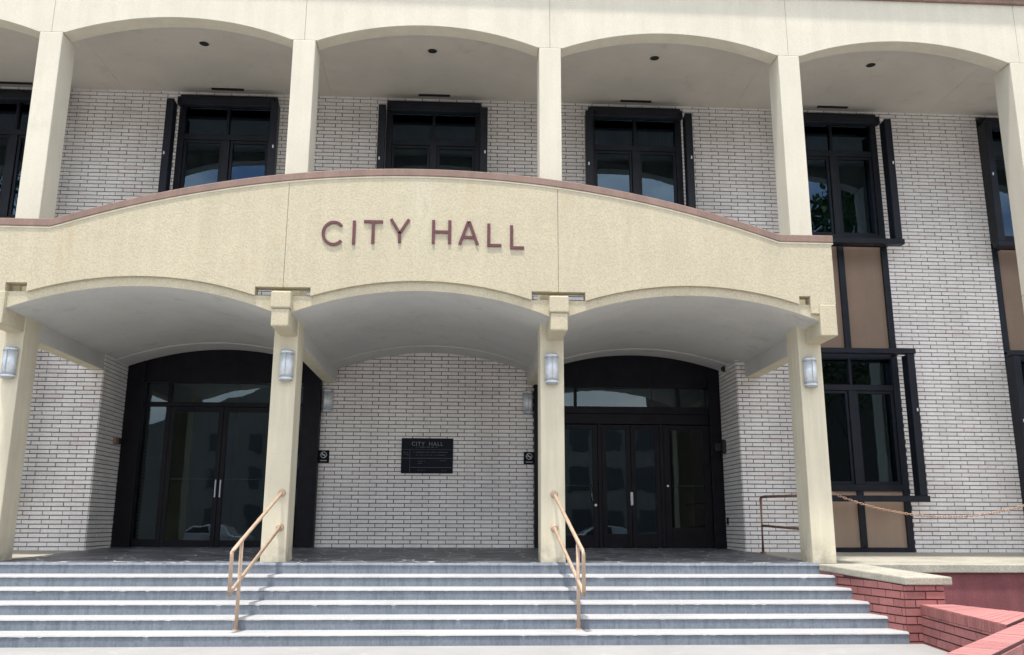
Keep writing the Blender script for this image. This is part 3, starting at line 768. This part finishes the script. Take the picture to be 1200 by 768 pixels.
# ------------------------------------------------------------------ handrails
def handrail(cxm, xb, lab, s):
    """cxm: x at the pier; xb: x at the bottom post"""
    h = thing('handrail', (xb, 12.29, .16), lab, 'handrail', 'tan pipe handrails')
    r = .026
    def at(f, z0, z1): return (cxm+(xb-cxm)*f, 13.9+(12.30-13.9)*f, z0+(z1-z0)*f)
    top = [at(0, 2.0, 1.33), at(1, 2.0, 1.33), at(1.22, 2.0, 1.33)]
    end = Vector(top[2]); low0 = at(0, 1.48, .80); low1 = at(1.17, 1.48, .80)
    e2 = Vector((end.x, end.y, end.z-.54))
    m = MB()
    path = [Vector(top[0]), Vector(top[1]), end + (Vector(top[1])-end).normalized()*.05, end + Vector((0, -.012, -.012)), end + Vector((0, 0, -.05)), e2 + Vector((0, 0, .04)), e2 + Vector((0, .01, 0)), Vector(low1), Vector(low0)]
    m.tube(path, r, 12); o = m.build('rail_loop', M['railpaint']); adopt(h, o)
    # weld collars
    m = MB()
    for f in (.42, .60, 1.0):
        a = Vector(at(f, 2.0, 1.33)); b = Vector(at(f+.02, 2.0, 1.33)); m.tube([a, b], r+.004, 12)
    o = m.build('weld_collar', M['railpaint']); adopt(h, o)
    m = MB(); p = at(1.01, 2.0, 1.33); m.tube([(p[0], p[1], .158), p], r*.95, 12); o = m.build('post', M['railpaint']); adopt(h, o)
    m = MB(); m.tube([(p[0], p[1], .161), (p[0], p[1], .172)], .045, 16); o = m.build('post_flange', M['railpaint']); adopt(h, o)
    for q in (top[0], low0):
        m = MB(); m.tube([(q[0], 13.913, q[2]), (q[0], 13.885, q[2])], [.06, .045], 20); o = m.build('wall_flange', M['railpaint']); adopt(h, o)
handrail(-2.80, -2.965, 'tan pipe handrail running down the steps from the left inner pier', -1)
handrail(1.43, 1.58, 'tan pipe handrail running down the steps from the right inner pier', 1)

h = thing('side_rail', (5.63, 16.6, 1.03), 'rusty brown two-bar pipe rail behind the rightmost entrance pier', 'railing')
m = MB(); m.tube([(5.63, 16.6, 1.02), (5.64, 16.6, 2.02), (5.645, 16.57, 2.055), (5.65, 16.4, 2.06), (5.68, 14.42, 2.02)], .026, 10); o = m.build('pipe_loop', M['rust']); adopt(h, o)
m = MB(); m.tube([(5.635, 16.6, 1.53), (5.68, 14.42, 1.47)], .022, 10); o = m.build('lower_bar', M['rust']); adopt(h, o)
m = MB(); m.tube([(5.63, 16.6, 1.025), (5.63, 16.6, 1.05)], .055, 14); o = m.build('post_flange', M['rust']); adopt(h, o)

# chain between the piers
ch = thing('chain', (7.95, 14.15, 1.68), 'rusty chain sagging between two piers in front of the brick wall', 'chain')
m = MB()
xa, xb, ya = 5.895, 9.80, 14.12; n = 86; pts = []
for j in range(n+1):
    x = xa+(xb-xa)*j/n; u = (x-7.85)/1.955; z = 1.685+.41*u*u*(.93+.07*u*u); pts.append(Vector((x, ya, z)))
for j in range(n):
    a, b = pts[j], pts[j+1]; c = (a+b)/2; d = (b-a).normalized(); w = Vector((0, 1, 0)) if j % 2 else d.cross(Vector((0, 1, 0))).normalized()
    L_ = (b-a).length*.72; wd = .0155
    loop = [c + d*L_*math.cos(2*PI*q/12) + w*wd*math.sin(2*PI*q/12) for q in range(12)]
    # closed ring of small radius
    rings = []
    for q in range(12):
        t = (loop[(q+1) % 12]-loop[q-1]).normalized(); u = t.cross(d.cross(w)).normalized(); v2 = t.cross(u)
        rings.append([m.bm.verts.new(loop[q] + (u*math.cos(2*PI*k/5) + v2*math.sin(2*PI*k/5))*.0062) for k in range(5)])
    for q in range(12):
        A, B = rings[q], rings[(q+1) % 12]
        for k in range(5): m.bm.faces.new((A[k], A[(k+1) % 5], B[(k+1) % 5], B[k])).smooth = True
o = m.build('links', M['chain']); adopt(ch, o)
for x in (xa-.0, xb+.0):
    m = MB(); s = 1 if x < 7 else -1
    m.tube([(x-s*.03+.0, ya, 2.095), (x+s*.02, ya, 2.095)], .012, 8); o = m.build('hook', M['chain']); adopt(ch, o)

# ------------------------------------------------------------------ camera, card reader, sockets on the recess returns
s = thing('security_camera', (BX1, 17.75, 4.72), 'small pale dome camera high on the right brick return', 'camera')
m = MB(); m.tube([(BX1+.0, 17.72, 4.72), (BX1-.06, 17.72, 4.72)], [.075, .07], 18); o = m.build('housing', M['signwhite']); adopt(s, o)
m = MB(); m.tube([(BX1-.06, 17.72, 4.72), (BX1-.10, 17.70, 4.70), (BX1-.125, 17.68, 4.68)], [.062, .055, .02], 16); o = m.build('lens_dome', M['black']); adopt(s, o)
s = thing('card_reader', (BX1, 18.2, 2.98), 'black card reader box on the right brick return beside the doors', 'card reader')
m = MB(); m.box(BX1-.09, BX1+.0, 18.0, 18.18, 2.99, 3.27); o = m.build('housing', M['black'], None, .012, 2); adopt(s, o)
m = MB(); m.box(BX1-.20, BX1-.0, 18.19, 18.27, 3.05, 3.22); o = m.build('arm', M['black'], None, .008, 1); adopt(s, o)
s = thing('wall_socket', (BX1, 18.1, 1.5), 'small dark socket low on the right brick return', 'socket')
m = MB(); m.box(BX1-.03, BX1, 18.08, 18.17, 1.53, 1.69); m.box(BX1-.045, BX1-.03, 18.10, 18.15, 1.56, 1.66); o = m.build('cover', M['dark'], None, .004, 1); adopt(s, o)
s = thing('junction_box', (BX0, 17.9, 3.1), 'small brown junction box on the left brick return', 'junction box')
m = MB(); m.box(BX0, BX0+.075, 17.86, 18.02, 3.07, 3.21); o = m.build('housing', M['cap'], None, .006, 1); adopt(s, o)
m = MB(); m.box(BX0, BX0+.09, 18.025, 18.10, 3.075, 3.205); o = m.build('cover', M['black'], None, .004, 1); adopt(s, o)

# ------------------------------------------------------------------ red brick walls on the right
def face_bricks(m, a, b, z0, za, zb_, bl=.30, bh=.108, seed=1, out=.014, soldier=False, mi=1):
    """bricks laid on the vertical face from a to b (x,y); outward normal is to the right of a->b. top runs za -> zb_"""
    rnd = random.Random(seed); A = Vector((a[0], a[1], 0)); B = Vector((b[0], b[1], 0)); Ln = (B-A).length; d = (B-A)/Ln; n = Vector((d.y, -d.x, 0))
    def quad(u0, u1, zl0, zl1, zh0, zh1):
        o_ = out + rnd.uniform(-.002, .002)
        f = [A+d*u0+n*o_+Vector((0, 0, zl0)), A+d*u1+n*o_+Vector((0, 0, zl1)), A+d*u1+n*o_+Vector((0, 0, zh1)), A+d*u0+n*o_+Vector((0, 0, zh0))]
        k = [p-n*(o_+.001) for p in f]; v = [m.bm.verts.new(p) for p in f+k]
        for q in ((0, 1, 2, 3), (0, 4, 5, 1), (1, 5, 6, 2), (2, 6, 7, 3), (3, 7, 4, 0)): m.bm.faces.new([v[j] for j in q]).material_index = mi
    top = lambda u: za+(zb_-za)*u/Ln
    z = z0; k = 0
    sh = .12 if soldier else 0
    while z < max(za, zb_)-.02-sh:
        u = -bl*(.5 if k % 2 else 0)
        while u < Ln:
            u0, u1 = max(u, 0.002), min(u+bl-.015, Ln-.002)
            if u1-u0 > .02:
                t0, t1 = top(u0)-sh-.006, top(u1)-sh-.006
                h0, h1 = min(z+bh-.018, t0), min(z+bh-.018, t1)
                if h0-z > .012 and h1-z > .012: quad(u0, u1, z, z, h0, h1)
            u += bl
        z += bh; k += 1
    if soldier:
        u = 0
        while u < Ln-.02:
            u1 = min(u+.066, Ln-.002); quad(u+.002, u1, top(u)-sh, top(u1)-sh, top(u)-.002, top(u1)-.002); u += .076
w1 = thing('brick_pier_wall', (6.1, 12.9, 0), 'red brick cheek wall with weathered concrete cap at the right end of the steps', 'wall')
pA, pB, pC, pD = (5.565, 13.80), (5.975, 12.0), (6.53, 12.0), (6.30, 13.88)
m = MB(); m.prism([pA, pB, pC, pD], -.1, [.86, .75, .75, .86])
face_bricks(m, pA, pB, -.07, .86, .75, seed=2); face_bricks(m, pB, pC, -.07, .75, .75, seed=3); face_bricks(m, pC, pD, -.07, .75, .86, seed=4)
o = m.build('brickwork', [M['redmortar'], M['redbrick']]); adopt(w1, o)
m = MB(); m.prism([(5.53, 13.76), (5.985, 11.95), (6.645, 11.95), (6.25, 13.93)], [.855, .755, .755, .865], [.958, .866, .866, .955])
o = m.build('cap_slab', M['concrete'], None, .02, 3); adopt(w1, o)
w2 = thing('terrace_wall', (10.5, 14, 0), 'dark red painted stucco wall below the terrace edge', 'wall')
m = MB(); m.box(6.2, 15, 13.96, 14.12, -.2, .812); o = m.build('stucco_face', M['redstucco']); adopt(w2, o)
w3 = thing('low_brick_wall', (6.4, 11, 0), 'low red brick wall with soldier course joining the capped brick pier', 'wall')
q = [(6.19, 11.99), (5.80, 8.95), (6.75, 9.75), (6.80, 11.99)]
q = [(6.19, 11.985), (5.885, 9.6), (6.98, 10.8), (6.62, 11.985)]
m = MB(); m.prism(q, -.1, .50); face_bricks(m, q[0], q[1], -.08, .50, .50, seed=6, soldier=True)
o = m.build('brickwork', [M['redmortar'], M['redbrick']]); adopt(w3, o)
def coping(name, q, z, parent, seed):
    m = MB(); rnd = random.Random(seed)
    A, B, Cc, D = [Vector((p[0], p[1], 0)) for p in q]   # long edges A->B and D->Cc
    n = int((B-A).length/.08)
    for j in range(n):
        f0, f1 = j/n+.0008, (j+1)/n-.0008; zz = z+rnd.uniform(-.0015, .0015)+.006
        pts = [A.lerp(B, f0), A.lerp(B, f1), D.lerp(Cc, f1), D.lerp(Cc, f0)]
        m.prism([(p.x, p.y) for p in pts], z+.0005, zz)
    o = m.build(name, M['coping']); adopt(parent, o)
coping('coping', [q[0], q[1], q[2], q[3]], .50, w3, 5)
w4 = thing('slanting_brick_wall', (5.2, 8.9, 0), 'pink red brick wall slanting across the lower right corner', 'wall')
d = Vector((-2.52, -2.73)).normalized(); a0 = Vector((6.95, 10.72)); b0 = a0 + d*5.4; nn = Vector((d.y, -d.x))*-1
nn = Vector((.735, -.678)); tk = .31
q4 = [tuple(a0), tuple(b0), tuple(b0+nn*tk), tuple(a0+nn*tk)]
m = MB(); m.prism(q4, -.1, .475); face_bricks(m, q4[2], q4[3], -.08, .475, .475, seed=11, soldier=False); face_bricks(m, q4[0], q4[1], -.08, .475, .475, seed=12)
m2 = m; o = m.build('brickwork', [M['redmortar'], M['redbrick']]); adopt(w4, o)
coping('coping', [q4[0], q4[1], q4[2], q4[3]], .475, w4, 7)

# ------------------------------------------------------------------ across the street (seen only as reflections in the glass)
def tree(x, y, h, rad, seed, lab):
    rnd = random.Random(seed); tr = thing('street_tree', (x, y, 0), lab, 'tree', 'street trees')
    m = MB(); m.tube([(x, y, -.1), (x+.1, y, h*.3), (x-.1, y+.1, h*.6), (x, y, h*.85)], [.28, .22, .14, .05], 10)
    cents = []
    for k in range(26):
        th = rnd.uniform(0, 2*PI); hh = h*rnd.uniform(.38, .95); rr = rad*rnd.uniform(.3, 1)*(1-.5*abs(hh/h-.62)); c = Vector((x+rr*math.cos(th), y+rr*math.sin(th), hh)); cents.append(c)
        m.tube([(x, y, hh*.7), tuple((c+Vector((x, y, hh*.8)))/2), tuple(c)], [.07, .045, .02], 5)
    o = m.build('trunk', M['bark']); adopt(tr, o)
    m = MB()
    for c in cents:
        cr_ = rnd.uniform(1.2, 2.2)
        for _ in range(170):
            v = Vector((rnd.gauss(0, 1), rnd.gauss(0, 1), rnd.gauss(0, .8))).normalized()*cr_*rnd.random()**.4
            p = c+v; s = rnd.uniform(.10, .2)*(1.6 if h > 20 else 1); a = Vector((rnd.gauss(0, 1), rnd.gauss(0, 1), rnd.gauss(0, 1))).normalized(); b = a.orthogonal().normalized()
            m.poly([p-a*s, p+b*s*.5, p+a*s, p-b*s*.5])
    o = m.build('crown', M['leaf']); adopt(tr, o)
tree(24.5, -20, 25, 5.0, 5, 'tall leafy tree across the street to the right, behind the camera')
tree(-27, -20, 25, 5.0, 9, 'tall leafy tree across the street to the left, behind the camera')
ds = thing('opposite_shop', (31, -34, 0), 'tall dark brick shop building across the street behind the camera', 'shop')
m = MB(); m.box(17, 46, -44, -30, -.2, 15.0); o = m.build('walls', M['bark']); adopt(ds, o)
for x in range(19, 44, 5):
    m = MB(); m.box(x, x+3, -30.0, -29.93, .6, 3.2); o = m.build('shop_window', M['black']); adopt(ds, o)
of = thing('opposite_office', (7, -34, 0), 'low pale office with rows of dark windows across the street behind the camera', 'office')
m = MB(); m.box(-1, 16, -42, -31, -.2, 10.2); o = m.build('walls', M['houseplaster']); adopt(of, o)
for x in (0.4, 3.0, 5.6, 8.2, 10.8, 13.4):
    for z in (.9, 4.0, 7.1):
        m = MB(); m.box(x, x+1.5, -31.0, -30.94, z, z+1.7); o = m.build('window', M['farwindow']); adopt(of, o)
hs = thing('opposite_house', (-13, -34, 0), 'pale three storey gabled house across the street behind the camera', 'house')
m = MB(); m.box(-24, -2, -40, -30, -.2, 8.5); m.strip([(-24, 8.5), (-13, 12.5), (-2, 8.5)], [(-24, 8.49), (-13, 8.48), (-2, 8.49)], -30.01, -39.9)
o = m.build('walls', M['houseplaster']); adopt(hs, o)
for x in range(-22, -3, 3):
    for z in (1.2, 4.0, 6.6):
        m = MB(); m.box(x, x+.9, -30.0, -29.93, z, z+1.5); o = m.build('window', M['farwindow']); adopt(hs, o)
def car(x, y, paint, lab):
    c = thing('parked_car', (x, y, -.13), lab, 'car', 'cars parked across the street')
    prof = [(-2.2, .35), (-2.25, .75), (-1.9, .95), (-1.25, 1.0), (-.65, 1.42), (.75, 1.45), (1.45, 1.02), (2.1, .9), (2.25, .6), (2.2, .32)]
    m = MB(); n = len(prof)
    for w, ins in ((.86, 0),):
        a = [m.bm.verts.new((x+px, y-(w if pz < 1.1 else w*.8), pz-.05)) for px, pz in prof]; b = [m.bm.verts.new((x+px, y+(w if pz < 1.1 else w*.8), pz-.05)) for px, pz in prof]
        m.bm.faces.new(a); m.bm.faces.new(b[::-1])
        for i in range(n): m.bm.faces.new((a[i], a[(i+1) % n], b[(i+1) % n], b[i]))
    o = m.build('body', paint, None, .06, 3); adopt(c, o)
    for s in (-1, 1):
        m = MB(); pts = [(-1.1, 1.0), (-.62, 1.34), (.7, 1.37), (1.25, 1.0)]
        m.poly([(x+px, y+s*(.872-(pz-1.0)*.42), pz-.05) for px, pz in pts]); o = m.build('side_window', M['black']); adopt(c, o)
        for wx in (-1.4, 1.4):
            m = MB(); m.tube([(x+wx, y+s*.88, .2), (x+wx, y+s*.70, .2)], .32, 22); o = m.build('wheel', M['rubber']); adopt(c, o)
            m = MB(); m.tube([(x+wx, y+s*.895, .2), (x+wx, y+s*.87, .2)], .2, 14); q = m.build('rim', M['steel']); adopt(c, q)
car(-13.2, -10.6, M['carpaint'], 'silver parked car across the street behind the camera')
car(-8.0, -10.6, M['carpaint_b'], 'dark blue parked car across the street behind the camera')
car(7.5, -10.6, M['carpaint'], 'second silver car parked across the street, to the right')
